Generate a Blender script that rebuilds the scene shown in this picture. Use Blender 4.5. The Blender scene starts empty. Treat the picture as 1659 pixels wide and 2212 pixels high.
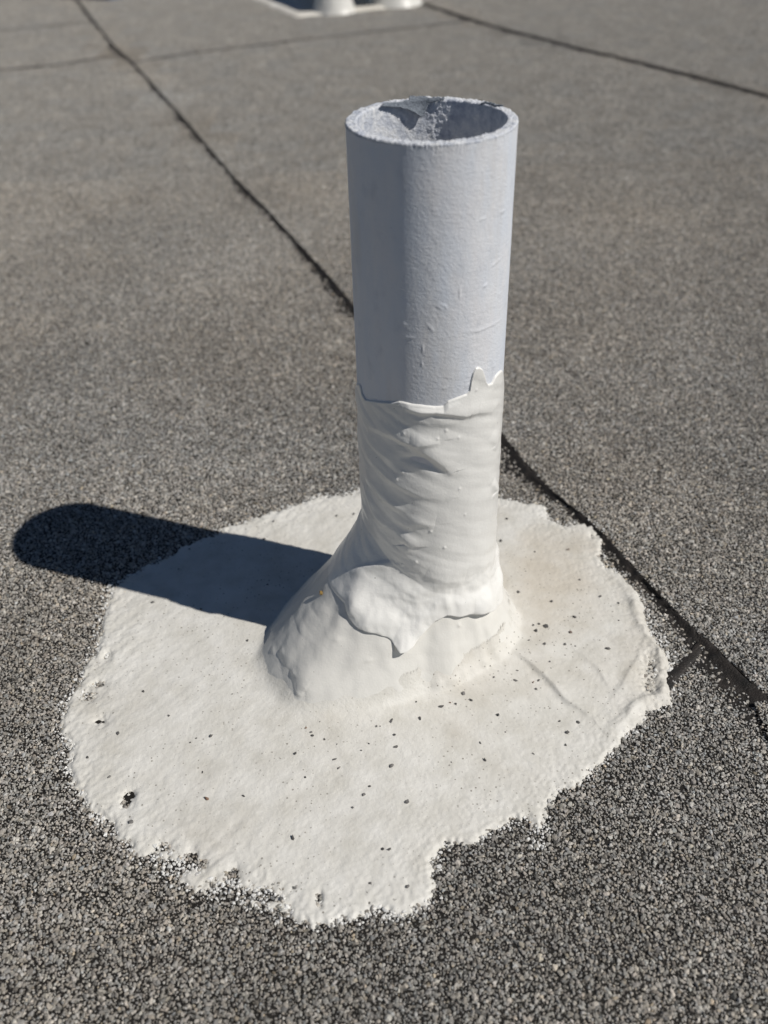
import bpy, bmesh, math, random
import numpy as np

# ------------------------------------------------------------------ camera, sky, sun, exposure
random.seed(7)
RNG = np.random.default_rng(11)
SC = bpy.context.scene
COL = SC.collection

PW, PH, FPX = 1659.0, 2212.0, 2060.0          # picture frame used to read the camera pose
PITCH, ROLL = 0.6449916532577434, 0.029038236549304385
C = np.array([-0.03031686, -0.51420763, 0.48812339])
fw = np.array([0, math.cos(PITCH), -math.sin(PITCH)])
rt0 = np.array([1.0, 0, 0]); up0 = np.array([0, math.sin(PITCH), math.cos(PITCH)])
rt = math.cos(ROLL) * rt0 - math.sin(ROLL) * up0
dn = -math.sin(ROLL) * rt0 - math.cos(ROLL) * up0

from mathutils import Matrix, Vector
cam_d = bpy.data.cameras.new('camera')
cam = bpy.data.objects.new('camera', cam_d); COL.objects.link(cam)
cam.matrix_world = Matrix(((rt[0], -dn[0], -fw[0], C[0]), (rt[1], -dn[1], -fw[1], C[1]),
                           (rt[2], -dn[2], -fw[2], C[2]), (0, 0, 0, 1)))
cam_d.sensor_fit = 'VERTICAL'; cam_d.sensor_height = 36.0; cam_d.sensor_width = 27.0
cam_d.lens = 36.0 * FPX / PH
cam_d.clip_start = 0.01; cam_d.clip_end = 200
cam_d.dof.use_dof = True
cam_d.dof.focus_distance = 0.60
cam_d.dof.aperture_fstop = 6.3
SC.camera = cam

SUN_AZ, SUN_EL = math.radians(-21.3), math.radians(48.0)   # azimuth from +X, counter-clockwise
world = bpy.data.worlds.new('World'); SC.world = world; world.use_nodes = True
wn = world.node_tree.nodes; wl = world.node_tree.links
sky = wn.new('ShaderNodeTexSky'); sky.sky_type = 'NISHITA'; sky.sun_disc = False
sky.sun_elevation = SUN_EL; sky.sun_rotation = math.pi / 2 - SUN_AZ
sky.altitude = 3000; sky.air_density = 1.0; sky.dust_density = 0.0; sky.ozone_density = 2.0
bg = wn['Background']; bg.inputs['Strength'].default_value = 0.05
wl.new(sky.outputs['Color'], bg.inputs['Color'])
sun_d = bpy.data.lights.new('sun', 'SUN'); sun_d.energy = 5.0; sun_d.angle = math.radians(0.5)
sun_d.color = (1.0, 0.965, 0.91)
sun = bpy.data.objects.new('sun', sun_d); COL.objects.link(sun)
SUNV = Vector((math.cos(SUN_AZ) * math.cos(SUN_EL), math.sin(SUN_AZ) * math.cos(SUN_EL), math.sin(SUN_EL)))
sun.rotation_euler = SUNV.to_track_quat('Z', 'Y').to_euler()
sun.location = SUNV * 5
SC.view_settings.view_transform = 'Standard'; SC.view_settings.look = 'None'
SC.view_settings.gamma = 1.0; SC.view_settings.exposure = -0.35
SC.view_settings.use_curve_mapping = False

# ------------------------------------------------------------------ helpers: rays, noise, meshes
def ray(x, y): return fw * FPX + rt * (x - PW / 2) + dn * (y - PH / 2)
def gnd(x, y, z=0.0):
    r = ray(x, y); return C + (z - C[2]) / r[2] * r
def project(P):
    d = P - C; z = d @ fw
    return PW / 2 + FPX * (d @ rt) / z, PH / 2 + FPX * (d @ dn) / z, z
def cyl_hit(x, y, R, far=False):
    r = ray(x, y); a = r[0]**2 + r[1]**2; b = 2 * (C[0]*r[0] + C[1]*r[1]); c = C[0]**2 + C[1]**2 - R*R
    disc = max(b*b - 4*a*c, 0.0); t = (-b + (1 if far else -1) * math.sqrt(disc)) / (2*a)
    P = C + t * r
    return math.atan2(P[1], P[0]), P[2]

def _h(ix, iy, iz):
    h = (ix.astype(np.int64) * 374761393 + iy.astype(np.int64) * 668265263 + iz.astype(np.int64) * 2147483647 + 1013904223) & 0xffffffff
    h = ((h ^ (h >> 13)) * 1274126177) & 0xffffffff
    h = ((h ^ (h >> 16)) * 2246822519) & 0xffffffff
    return (h ^ (h >> 15)) & 0xffffffff
def noise(x, y, z=0.0, seed=0):
    """gradient noise, about -1..1"""
    x = np.asarray(x, float) + seed * 17.31; y = np.asarray(y, float) + seed * 9.77
    z = np.broadcast_to(np.asarray(z, float), x.shape)
    xi, yi, zi = np.floor(x), np.floor(y), np.floor(z)
    fx, fy, fz = x - xi, y - yi, z - zi
    u, v, w = (t*t*t*(t*(t*6-15)+10) for t in (fx, fy, fz))
    out = 0
    for dx in (0, 1):
        for dy in (0, 1):
            for dz in (0, 1):
                h = _h(xi + dx, yi + dy, zi + dz)
                a = (h & 0xffff) / 65535.0 * 2 * np.pi; cz = (h >> 16) / 65535.0 * 2 - 1
                s = np.sqrt(1 - cz * cz)
                g = s*np.cos(a)*(fx-dx) + s*np.sin(a)*(fy-dy) + cz*(fz-dz)
                out = out + g * (u if dx else 1-u) * (v if dy else 1-v) * (w if dz else 1-w)
    return out * 1.5
def fbm(x, y, z=0.0, seed=0, oct=3):
    o, a = 0, 1.0
    for i in range(oct):
        o = o + a * noise(np.asarray(x)*2**i, np.asarray(y)*2**i, np.asarray(z)*2**i, seed + i*3); a *= 0.5
    return o
def sstep(a, b, x):
    t = np.clip((x - a) / (b - a), 0, 1); return t*t*(3-2*t)

def link(name, me, mat=None, parent=None, loc=None):
    o = bpy.data.objects.new(name, me); COL.objects.link(o)
    if mat is not None and me is not None: me.materials.append(mat)
    if parent: o.parent = parent
    if loc is not None: o.location = loc
    return o
def tag(o, label=None, cat=None, group=None, kind=None):
    if label: o['label'] = label
    if cat: o['category'] = cat
    if group: o['group'] = group
    if kind: o['kind'] = kind
    return o
def mesh_np(name, V, F, smooth=True, uv=None):
    V = np.ascontiguousarray(V, dtype=np.float32); F = np.ascontiguousarray(F, dtype=np.int32)
    me = bpy.data.meshes.new(name); n = F.shape[1]
    me.vertices.add(len(V)); me.vertices.foreach_set('co', V.ravel())
    me.loops.add(F.size); me.loops.foreach_set('vertex_index', F.ravel())
    me.polygons.add(len(F)); me.polygons.foreach_set('loop_start', np.arange(0, F.size, n, dtype=np.int32))
    me.update(calc_edges=True)
    me.polygons.foreach_set('use_smooth', np.full(len(F), smooth))
    if uv is not None:
        l = me.uv_layers.new(name='UVMap'); l.data.foreach_set('uv', uv[F.ravel()].astype(np.float32).ravel())
    me.validate(); return me
def grid_faces(n, m, wrap=False):
    """n rows, m columns; wrap joins the last column to the first"""
    i = np.arange(n-1)[:, None]; j = np.arange(m if wrap else m-1)[None, :]; j2 = (j+1) % m
    return np.stack([i*m+j+0*i, i*m+j2, (i+1)*m+j2, (i+1)*m+j+0*j2], -1).reshape(-1, 4)
def set_attr(me, name, kind, data, dom='POINT'):
    a = me.attributes.new(name, kind, dom)
    a.data.foreach_set({'FLOAT': 'value', 'INT': 'value', 'FLOAT_VECTOR': 'vector', 'FLOAT_COLOR': 'color'}[kind], np.ascontiguousarray(data).ravel())

# ------------------------------------------------------------------ materials
def new_mat(name, col=(.5, .5, .5), rough=.7, spec=.4):
    m = bpy.data.materials.new(name); m.use_nodes = True
    b = m.node_tree.nodes['Principled BSDF']
    b.inputs['Base Color'].default_value = (*col, 1); b.inputs['Roughness'].default_value = rough
    b.inputs['Specular IOR Level'].default_value = spec
    return m, m.node_tree.nodes, m.node_tree.links, b
def nd(N, t, **kw):
    n = N.new(t)
    for k, v in kw.items():
        if k in n.inputs: n.inputs[k].default_value = v
        else: setattr(n, k, v)
    return n
def ramp(N, L, src, stops):
    r = N.new('ShaderNodeValToRGB'); e = r.color_ramp.elements
    while len(e) < len(stops): e.new(0.5)
    for k, (p, c) in enumerate(stops): e[k].position = p; e[k].color = (*c, 1) if len(c) == 3 else c
    L.new(src, r.inputs[0]); return r.outputs[0]
def tex_noise(N, L, vec, scale, detail=3, rough=.55):
    n = nd(N, 'ShaderNodeTexNoise'); n.inputs['Scale'].default_value = scale
    n.inputs['Detail'].default_value = detail; n.inputs['Roughness'].default_value = rough
    L.new(vec, n.inputs['Vector']); return n.outputs['Fac']
def mixc(N, L, fac, a, b, mode='MIX'):
    m = N.new('ShaderNodeMix'); m.data_type = 'RGBA'; m.blend_type = mode
    for s, v in ((m.inputs[0], fac), (m.inputs[6], a), (m.inputs[7], b)):
        if hasattr(v, 'is_linked') or isinstance(v, bpy.types.NodeSocket): L.new(v, s)
        else: s.default_value = v if isinstance(v, (int, float)) else (*v, 1)
    return m.outputs[2]
def bump(N, L, h, dist, strength=1.0, prev=None):
    b = N.new('ShaderNodeBump'); b.inputs['Distance'].default_value = dist; b.inputs['Strength'].default_value = strength
    L.new(h, b.inputs['Height'])
    if prev: L.new(prev, b.inputs['Normal'])
    return b.outputs[0]

# granules: colour comes with each grain
M_GRAIN, N, L, B = new_mat('granule_stone', rough=.8, spec=.3)
a1 = nd(N, 'ShaderNodeAttribute', attribute_type='INSTANCER', attribute_name='gcol')
a2 = nd(N, 'ShaderNodeAttribute', attribute_type='GEOMETRY', attribute_name='gcol')
gsum = mixc(N, L, 1.0, a1.outputs['Color'], a2.outputs['Color'], 'ADD')
geo = nd(N, 'ShaderNodeNewGeometry')
gn = tex_noise(N, L, geo.outputs['Position'], 1400, 2)
gcol = mixc(N, L, 1.0, gsum, ramp(N, L, gn, [(.3, (.72, .72, .72)), (.7, (1.2, 1.2, 1.2))]), 'MULTIPLY')
L.new(gcol, B.inputs['Base Color'])

# bitumen under the granules; past the built granules the material carries the speckle
M_BIT, N, L, B = new_mat('bitumen', rough=.75, spec=.3)
geo = nd(N, 'ShaderNodeNewGeometry')
n1 = tex_noise(N, L, geo.outputs['Position'], 60, 4)
L.new(ramp(N, L, n1, [(.3, (.009, .008, .007)), (.75, (.020, .017, .014))]), B.inputs['Base Color'])
L.new(bump(N, L, tex_noise(N, L, geo.outputs['Position'], 500, 3), .0006), B.inputs['Normal'])

M_DECK, N, L, B = new_mat('granule_deck', rough=.85, spec=.3)
geo = nd(N, 'ShaderNodeNewGeometry')
vo = nd(N, 'ShaderNodeTexVoronoi'); vo.inputs['Scale'].default_value = 480; L.new(geo.outputs['Position'], vo.inputs['Vector'])
vb = nd(N, 'ShaderNodeSeparateColor'); L.new(vo.outputs['Color'], vb.inputs[0])
L.new(ramp(N, L, vb.outputs[0], [(0, (.05, .045, .04)), (.4, (.20, .19, .175)), (1, (.34, .325, .30))]), B.inputs['Base Color'])
L.new(bump(N, L, vo.outputs['Distance'], .001, .8), B.inputs['Normal'])

M_SEAM, N, L, B = new_mat('seam_bitumen', rough=.6, spec=.35)
geo = nd(N, 'ShaderNodeNewGeometry')
n1 = tex_noise(N, L, geo.outputs['Position'], 90, 5)
L.new(ramp(N, L, n1, [(.3, (.010, .009, .008)), (.7, (.034, .028, .024))]), B.inputs['Base Color'])
L.new(bump(N, L, tex_noise(N, L, geo.outputs['Position'], 700, 3), .0008), B.inputs['Normal'])

# white elastomeric coating on the roof: chalky, specked with pinholes and faint stains
M_COAT, N, L, B = new_mat('roof_coating', rough=.62, spec=.4)
geo = nd(N, 'ShaderNodeNewGeometry'); P_ = geo.outputs['Position']
big = tex_noise(N, L, P_, 9, 4); mid = tex_noise(N, L, P_, 45, 5, .65)
c0 = ramp(N, L, big, [(.32, (.725, .705, .655)), (.5, (.65, .625, .565)), (.66, (.54, .495, .42))])
c1 = mixc(N, L, .55, c0, ramp(N, L, mid, [(.3, (.53, .51, .455)), (.62, (.74, .725, .685))]))
# tan stain that settled on the low spot behind the boot
st = gnd(1185, 1250)
mp = nd(N, 'ShaderNodeMapping'); mp.vector_type = 'TEXTURE'
mp.inputs['Location'].default_value = (st[0], st[1], 0); mp.inputs['Scale'].default_value = (.055, .075, 1)
L.new(P_, mp.inputs['Vector'])
wob = nd(N, 'ShaderNodeVectorMath', operation='ADD'); nz = nd(N, 'ShaderNodeTexNoise'); nz.inputs['Scale'].default_value = 40
L.new(P_, nz.inputs['Vector'])
sc = nd(N, 'ShaderNodeVectorMath', operation='SCALE'); sc.inputs['Scale'].default_value = .9
L.new(nz.outputs['Color'], sc.inputs[0]); L.new(mp.outputs[0], wob.inputs[0]); L.new(sc.outputs[0], wob.inputs[1])
sub = nd(N, 'ShaderNodeVectorMath', operation='SUBTRACT'); sub.inputs[1].default_value = (.45, .45, .45); L.new(wob.outputs[0], sub.inputs[0])
ln = nd(N, 'ShaderNodeVectorMath', operation='LENGTH'); L.new(sub.outputs[0], ln.inputs[0])
stf = ramp(N, L, ln.outputs['Value'], [(.25, (.55, .55, .55)), (1.0, (0, 0, 0))])
c2 = mixc(N, L, stf, c1, (.52, .45, .35))
# pinholes
v1 = nd(N, 'ShaderNodeTexVoronoi'); v1.inputs['Scale'].default_value = 330; L.new(P_, v1.inputs['Vector'])
sepc = nd(N, 'ShaderNodeSeparateColor'); L.new(v1.outputs['Color'], sepc.inputs[0])
thr = nd(N, 'ShaderNodeMath', operation='MULTIPLY'); thr.inputs[1].default_value = .23; L.new(sepc.outputs[0], thr.inputs[0])
lt = nd(N, 'ShaderNodeMath', operation='LESS_THAN'); L.new(v1.outputs['Distance'], lt.inputs[0]); L.new(thr.outputs[0], lt.inputs[1])
dens = ramp(N, L, tex_noise(N, L, P_, 14, 2), [(.36, (.05, .05, .05)), (.58, (.8, .8, .8))])
pin = nd(N, 'ShaderNodeMath', operation='MULTIPLY'); L.new(lt.outputs[0], pin.inputs[0]); L.new(dens, pin.inputs[1])
c3 = mixc(N, L, pin.outputs[0], c2, (.20, .18, .15))
L.new(c3, B.inputs['Base Color'])
nb = bump(N, L, tex_noise(N, L, P_, 420, 4, .6), .0006, .6)
nb = bump(N, L, tex_noise(N, L, P_, 120, 3), .0010, .5, nb)
L.new(nb, B.inputs['Normal'])

# the thick, cleaner coat on boot and sleeve
def thick_coat(name, tint, rough):
    m, N, L, B = new_mat(name, rough=rough, spec=.45)
    geo = nd(N, 'ShaderNodeNewGeometry'); P_ = geo.outputs['Position']
    a = ramp(N, L, tex_noise(N, L, P_, 25, 4), [(.35, tint), (.7, tuple(t * .95 for t in tint))])
    v = nd(N, 'ShaderNodeTexVoronoi'); v.inputs['Scale'].default_value = 230; L.new(P_, v.inputs['Vector'])
    s = nd(N, 'ShaderNodeSeparateColor'); L.new(v.outputs['Color'], s.inputs[0])
    t = nd(N, 'ShaderNodeMath', operation='MULTIPLY_ADD'); t.inputs[1].default_value = .5; t.inputs[2].default_value = -.40; L.new(s.outputs[1], t.inputs[0])
    l = nd(N, 'ShaderNodeMath', operation='LESS_THAN'); L.new(v.outputs['Distance'], l.inputs[0]); L.new(t.outputs[0], l.inputs[1])
    L.new(mixc(N, L, l.outputs[0], a, (.25, .24, .22)), B.inputs['Base Color'])
    n = bump(N, L, tex_noise(N, L, P_, 900, 2), .0002, .5)
    n = bump(N, L, tex_noise(N, L, P_, 160, 3), .0009, .35, n)
    L.new(n, B.inputs['Normal']); return m
M_SLEEVE = thick_coat('sleeve_coat', (.82, .805, .765), .28)
M_BOOT = thick_coat('boot_coat', (.735, .715, .665), .36)

# painted plastic pipe
M_PIPE, N, L, B = new_mat('pipe_paint', rough=.62, spec=.35)
uv = nd(N, 'ShaderNodeUVMap', uv_map='UVMap'); U = uv.outputs[0]
def stretched(sx, sy, scale, det=4, rot=0.0):
    mp = nd(N, 'ShaderNodeMapping'); mp.inputs['Scale'].default_value = (sx, sy, 1); mp.inputs['Rotation'].default_value = (0, 0, rot)
    L.new(U, mp.inputs['Vector']); return tex_noise(N, L, mp.outputs[0], scale, det, .6)
base = ramp(N, L, stretched(1, .35, 28, 4), [(.28, (.60, .66, .745)), (.5, (.71, .73, .765)), (.72, (.79, .755, .74))])
base = mixc(N, L, .3, base, ramp(N, L, stretched(1, .3, 90, 3), [(.35, (.62, .66, .74)), (.65, (.77, .77, .79))]))
scr = ramp(N, L, stretched(.10, 1, 900, 2, .15), [(.73, (0, 0, 0)), (.78, (.5, .5, .5))])
base = mixc(N, L, scr, base, (.80, .80, .82))
chip = ramp(N, L, stretched(1, 1, 210, 3), [(.74, (0, 0, 0)), (.77, (.5, .5, .5))])
base = mixc(N, L, chip, base, (.42, .44, .50))
tan_ = ramp(N, L, stretched(1, .22, 34, 5), [(.52, (0, 0, 0)), (.72, (.45, .45, .45))])
base = mixc(N, L, tan_, base, (.60, .55, .49))
grime = ramp(N, L, stretched(1, .5, 120, 6), [(.55, (0, 0, 0)), (.75, (.35, .35, .35))])
base = mixc(N, L, grime, base, (.44, .47, .53))
L.new(base, B.inputs['Base Color'])
nb = bump(N, L, stretched(.8, .9, 640, 5, .3), .0007, .46)
nb = bump(N, L, stretched(1, .8, 190, 3), .0009, .22, nb)
nb = bump(N, L, stretched(.12, 1, 420, 2, -.12), .0005, .25, nb)
L.new(nb, B.inputs['Normal'])

M_CRUST, N, L, B = new_mat('chalky_crust', rough=.9, spec=.2)
geo = nd(N, 'ShaderNodeNewGeometry'); P_ = geo.outputs['Position']
cr = ramp(N, L, tex_noise(N, L, P_, 160, 5, .65), [(.3, (.36, .39, .46)), (.5, (.57, .59, .63)), (.7, (.72, .72, .72))])
L.new(cr, B.inputs['Base Color'])
L.new(bump(N, L, tex_noise(N, L, P_, 700, 4, .65), .0010, .6), B.inputs['Normal'])

M_FLAKE, N, L, B = new_mat('peeled_film', rough=.85, spec=.25)
geo = nd(N, 'ShaderNodeNewGeometry'); P_ = geo.outputs['Position']
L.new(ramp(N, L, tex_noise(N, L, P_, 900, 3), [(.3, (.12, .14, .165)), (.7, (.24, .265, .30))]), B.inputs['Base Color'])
L.new(bump(N, L, tex_noise(N, L, P_, 1200, 3), .0008, .8), B.inputs['Normal'])

M_PAD, N, L, B = new_mat('pad_coating', rough=.7)
geo = nd(N, 'ShaderNodeNewGeometry'); P_ = geo.outputs['Position']
L.new(ramp(N, L, tex_noise(N, L, P_, 18, 4), [(.3, (.62, .58, .51)), (.7, (.74, .71, .65))]), B.inputs['Base Color'])
L.new(bump(N, L, tex_noise(N, L, P_, 120, 4), .002, .5), B.inputs['Normal'])
M_METAL, N, L, B = new_mat('painted_metal', rough=.5)
geo = nd(N, 'ShaderNodeNewGeometry'); P_ = geo.outputs['Position']
L.new(ramp(N, L, tex_noise(N, L, P_, 12, 4), [(.3, (.42, .45, .48)), (.7, (.52, .54, .56))]), B.inputs['Base Color'])

# ------------------------------------------------------------------ the roof: deck, sheets, seams
def poly(px, z=0.0): return np.array([gnd(x, y, z)[:2] for x, y in px])
A_px = [(168, 0), (215, 62), (250, 105), (290, 140), (400, 262), (500, 380), (560, 440), (640, 525), (700, 590), (767, 668),
        (850, 752), (930, 812), (1010, 872), (1085, 945), (1130, 1003), (1200, 1075), (1260, 1122), (1300, 1160), (1370, 1235),
        (1430, 1300), (1500, 1370), (1540, 1404), (1600, 1460), (1659, 1520)]
A = poly(A_px)[::-1]                       # increasing y
B_px = [(915, 12), (1060, 60), (1170, 88), (1260, 112), (1340, 130), (1500, 170), (1659, 213)]
Bl = poly(B_px)[::-1]
def extend(pl, y0, y1):
    d0 = (pl[4] - pl[0]) / (pl[4] - pl[0])[1]; d1 = (pl[-1] - pl[-4]) / (pl[-1] - pl[-4])[1]
    return np.vstack([pl[0] + d0 * (y0 - pl[0][1]), pl, pl[-1] + d1 * (y1 - pl[-1][1])])
A = extend(A, -3.0, 7.0); Bl = extend(Bl, -3.0, 7.0)
CL = poly([(0, 152), (120, 142), (245, 122), (278, 127)]); DL = poly([(0, 66), (120, 56), (215, 46)])
CR = poly([(290, 138), (420, 118), (550, 102), (700, 84), (830, 70), (1000, 50), (1120, 40)])
Z_MID, Z_RIGHT = 0.003, 0.006
def xA(y): return np.interp(y, A[:, 1], A[:, 0])
def xB(y): return np.interp(y, Bl[:, 1], Bl[:, 0])

deck = link('roof', mesh_np('roof', np.array([(-40, -30, -.008), (40, -30, -.008), (40, 60, -.008), (-40, 60, -.008)]), np.array([[0, 1, 2, 3]])), M_DECK)
tag(deck, kind='structure')
def sheet(pts, z):
    bm = bmesh.new(); top = [bm.verts.new((p[0], p[1], z)) for p in pts]; f = bm.faces.new(top)
    if f.normal.z < 0 or f.calc_area() < 0: f.normal_flip()
    f.normal_update()
    r = bmesh.ops.extrude_face_region(bm, geom=[f])
    vs = [g for g in r['geom'] if isinstance(g, bmesh.types.BMVert)]
    for v in vs: v.co.z -= .0065 + z
    bmesh.ops.triangulate(bm, faces=bm.faces[:]); bmesh.ops.recalc_face_normals(bm, faces=bm.faces[:])
    me = bpy.data.meshes.new('roofing_sheet'); bm.to_mesh(me); bm.free()
    return link('roofing_sheet', me, M_BIT, deck)
def cut(pl, y0, y1, xf):     # the piece of a long seam between two heights
    k = (pl[:, 1] > y0 + 1e-4) & (pl[:, 1] < y1 - 1e-4)
    return [(float(xf(y0)), y0)] + [tuple(p) for p in pl[k]] + [(float(xf(y1)), y1)]
g_ = .0004
def line_y(ln, x): return float(np.interp(x, ln[:, 0], ln[:, 1]))
def to_left(ln, x): d = (ln[1] - ln[0]) / (ln[1] - ln[0])[0]; return ln[0] + d * (x - ln[0][0])
CLx = np.vstack([to_left(CL, -4.0), CL]); DLx = np.vstack([to_left(DL, -4.0), DL])
yc, yd = CLx[-1][1], DLx[-1][1]
off = lambda pts, dx, dy: [(p[0] + dx, p[1] + dy) for p in pts]
a1_, a2_, a3_ = cut(A, -3, yc, xA), cut(A, yc, yd, xA), cut(A, yd, 7, xA)
sheet([(-4, -3)] + off(a1_, -g_, -g_)[:-1] + off([tuple(p) for p in CLx[::-1]], -g_, -g_), 0.0)
sheet(off([tuple(p) for p in CLx], -g_, g_) + off(a2_, -g_, 0)[1:-1] + off([tuple(p) for p in DLx[::-1]], -g_, -g_), 0.0)
sheet(off([tuple(p) for p in DLx], -g_, g_) + off(a3_, -g_, 0)[1:] + [(-4, 7)], 0.0)
ye0, ye1 = CR[0][1], CR[-1][1]
m1, m2 = cut(A, -3, ye0, xA), cut(Bl, -3, ye1, xB)
sheet(off(m1, g_, -g_)[:-1] + off([tuple(p) for p in CR], 0, -g_) + off(m2[::-1], -g_, 0)[1:], Z_MID)
m3, m4 = cut(A, ye0, 7, xA), cut(Bl, ye1, 7, xB)
sheet(off([tuple(p) for p in CR[::-1]], 0, g_) + off(m3, g_, 0)[1:] + off(m4[::-1], -g_, 0)[:-1], Z_MID)
sheet(off(cut(Bl, -3, 7, xB), g_, 0) + [(8, 7), (8, -3)], Z_RIGHT)

def seam_edge(y, seed): return .0026 * noise(y * 170, 0 * y + .5, 0, seed) + .0022 * noise(y * 35, 0 * y + 3.5, 0, seed)
SW_Y = [gnd(*p)[1] for p in ((1659, 1520), (1570, 1432), (1480, 1350), (1350, 1215), (1260, 1122), (1180, 1050), (1085, 945), (767, 668), (500, 380), (290, 140))]
SW_K = [1.7, 1.5, .75, .5, .95, 1.35, 1.1, 1.1, .85, 1.0]
def seam_width(y, w, seed): return w * (np.interp(y, SW_Y, SW_K) if seed == 2 else 1.0) * np.clip(.95 + .85 * fbm(y * 16, 0 * y, 0, seed, 3), .25, 2.0)
def strip(y0, y1, xf, zhi, zlo, w, seed, step=.0025):
    """a lumpy bead of bitumen bled out along a lap: high along the upper sheet's edge, thin at its foot"""
    y = np.arange(y0, y1, step); k = np.linspace(0, 1, 15)
    xe = xf(y) + seam_edge(y, seed) + .0016
    wd = seam_width(y, w, seed)
    Y = y[:, None] + 0 * k; X = xe[:, None] - (wd[:, None] + .0016) * k[None, :]
    prof = zlo + (zhi - zlo) * (1 - sstep(0.0, .55, k))[None, :]
    prof = prof + .0015 * noise(X * 260, Y * 260, 0, seed) * (.25 + np.sin(np.pi * k))[None, :] + .0007 * noise(X * 600, Y * 600, 0, seed + 4)
    prof[:, -1] = -.0012; prof[:, 0] = zhi - .003
    me = mesh_np('seam', np.stack([X, Y, prof], -1).reshape(-1, 3), grid_faces(len(y), len(k))[:, ::-1])
    return link('seam', me, M_SEAM, deck)
strip(-.75, 3.6, xA, Z_MID + .0006, .0000, .0150, 2)
strip(-.2, 3.6, xB, Z_RIGHT + .0014, Z_MID + .0013, .0160, 5)
def ribbon(pl, w, seed, z):
    d = np.r_[0, np.cumsum(np.linalg.norm(np.diff(pl, axis=0), axis=1))]; s = np.arange(0, d[-1], .004)
    X = np.interp(s, d, pl[:, 0]); Y = np.interp(s, d, pl[:, 1]) + .002 * noise(s * 30, s * 0, 0, seed); k = np.linspace(-1, 1, 9)
    wd = w * np.clip(.9 + .8 * fbm(s * 14, 0 * s, 0, seed, 2), .15, 1.7)
    XX = X[:, None] + 0 * k; YY = Y[:, None] + wd[:, None] * k
    ZZ = z + .0012 * (1 - k[None, :]**2) + .0010 * noise(XX * 200, YY * 200, 0, seed); ZZ[:, 0] = ZZ[:, -1] = z - .003
    return link('seam', mesh_np('seam', np.stack([XX, YY, ZZ], -1).reshape(-1, 3), grid_faces(len(s), 9)[:, ::-1]), M_SEAM, deck)
ribbon(CLx[0:] if False else np.vstack([to_left(CL, -2.2), CL]), .0075, 21, .0010)
ribbon(np.vstack([to_left(DL, -2.4), DL]), .0060, 22, .0007)
ribbon(CR, .0070, 23, Z_MID + .0010)
# short smear of bitumen running off the lap beside the coating
sm = poly([(1516, 1392), (1490, 1425), (1462, 1452), (1440, 1482)])
ribbon(sm[::-1], .0060, 24, .0002)

# ------------------------------------------------------------------ outline of the coating poured round the pipe
OUT_px = [(785, 1055), (740, 1060), (690, 1074), (640, 1090), (590, 1108), (545, 1122), (500, 1138), (450, 1160), (400, 1182), (360, 1205),
 (320, 1222), (280, 1246), (240, 1264), (222, 1295), (222, 1330), (215, 1370), (205, 1405), (190, 1440), (172, 1480), (150, 1500), (140, 1530),
 (133, 1580), (140, 1620), (150, 1660), (165, 1700), (200, 1742), (245, 1790), (285, 1832), (330, 1862), (380, 1895), (430, 1922), (490, 1935),
 (550, 1950), (600, 1966), (640, 1986), (690, 1992), (740, 1976), (790, 1980), (850, 1985), (900, 1962), (930, 1934), (936, 1915), (924, 1893),
 (932, 1868), (945, 1842), (965, 1820), (1027, 1810), (1071, 1789), (1115, 1764), (1140, 1762), (1160, 1795), (1168, 1826), (1178, 1800), (1176, 1745),
 (1201, 1706), (1250, 1682), (1290, 1650), (1337, 1592), (1396, 1532), (1448, 1513), (1453, 1475), (1449, 1427), (1428, 1379), (1405, 1350),
 (1392, 1316), (1372, 1272), (1337, 1240), (1296, 1221), (1290, 1200), (1297, 1172), (1303, 1146), (1261, 1133), (1221, 1137), (1190, 1121),
 (1170, 1093), (1118, 1081), (1074, 1072), (930, 1050)]
OUT = poly(OUT_px, .0015)
def outline_d(X, Y):
    """signed distance to the outline, positive inside"""
    X = np.asarray(X, float); Y = np.asarray(Y, float); best = np.full(X.shape, 1e9); inside = np.zeros(X.shape, bool)
    for i in range(len(OUT)):
        a, b = OUT[i], OUT[(i + 1) % len(OUT)]; e = b - a
        t = np.clip(((X - a[0]) * e[0] + (Y - a[1]) * e[1]) / (e @ e), 0, 1)
        best = np.minimum(best, (X - a[0] - t*e[0])**2 + (Y - a[1] - t*e[1])**2)
        c = ((a[1] > Y) != (b[1] > Y)) & (X < (b[0]-a[0]) * (Y-a[1]) / (b[1]-a[1] + 1e-12) + a[0]); inside ^= c
    return np.sqrt(best) * np.where(inside, 1, -1)

# foot of the flashing boot: radius against angle round the pipe axis
R0 = .04445                                   # pipe outer radius
FOOT = [(-16, .0670), (-36, .0635), (-62, .0640), (-95, .0720), (-118, .0945), (-130, .1150), (-141, .1290), (-153, .1310), (-165, .1275),
        (-174, .1215), (-190, .1100), (-215, .0960), (-240, .0830), (-270, .0720), (-315, .0660), (-340, .0660)]
_fa = np.radians([a for a, _ in FOOT])[::-1]; _fr = np.array([r for _, r in FOOT])[::-1]
def per(th, a, v): return np.interp(np.mod(th, 2*np.pi), *zip(*sorted([(x % (2*np.pi), y) for x, y in zip(a, v)] + [((x % (2*np.pi)) + 2*np.pi, y) for x, y in zip(a, v)] + [((x % (2*np.pi)) - 2*np.pi, y) for x, y in zip(a, v)])))
def smooth_per(a, v, k=9):
    t = np.linspace(0, 2*np.pi, 721)[:-1]; y = per(t, a, v); w = np.hanning(2*k+3)[1:-1]; w /= w.sum()
    y = np.convolve(np.r_[y[-k:], y, y[:k]], w, 'same')[k:-k]
    return lambda th: np.interp(np.mod(th, 2*np.pi), np.r_[t, 2*np.pi], np.r_[y, y[0]])
_ft = smooth_per(_fa, _fr, 11)
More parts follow.
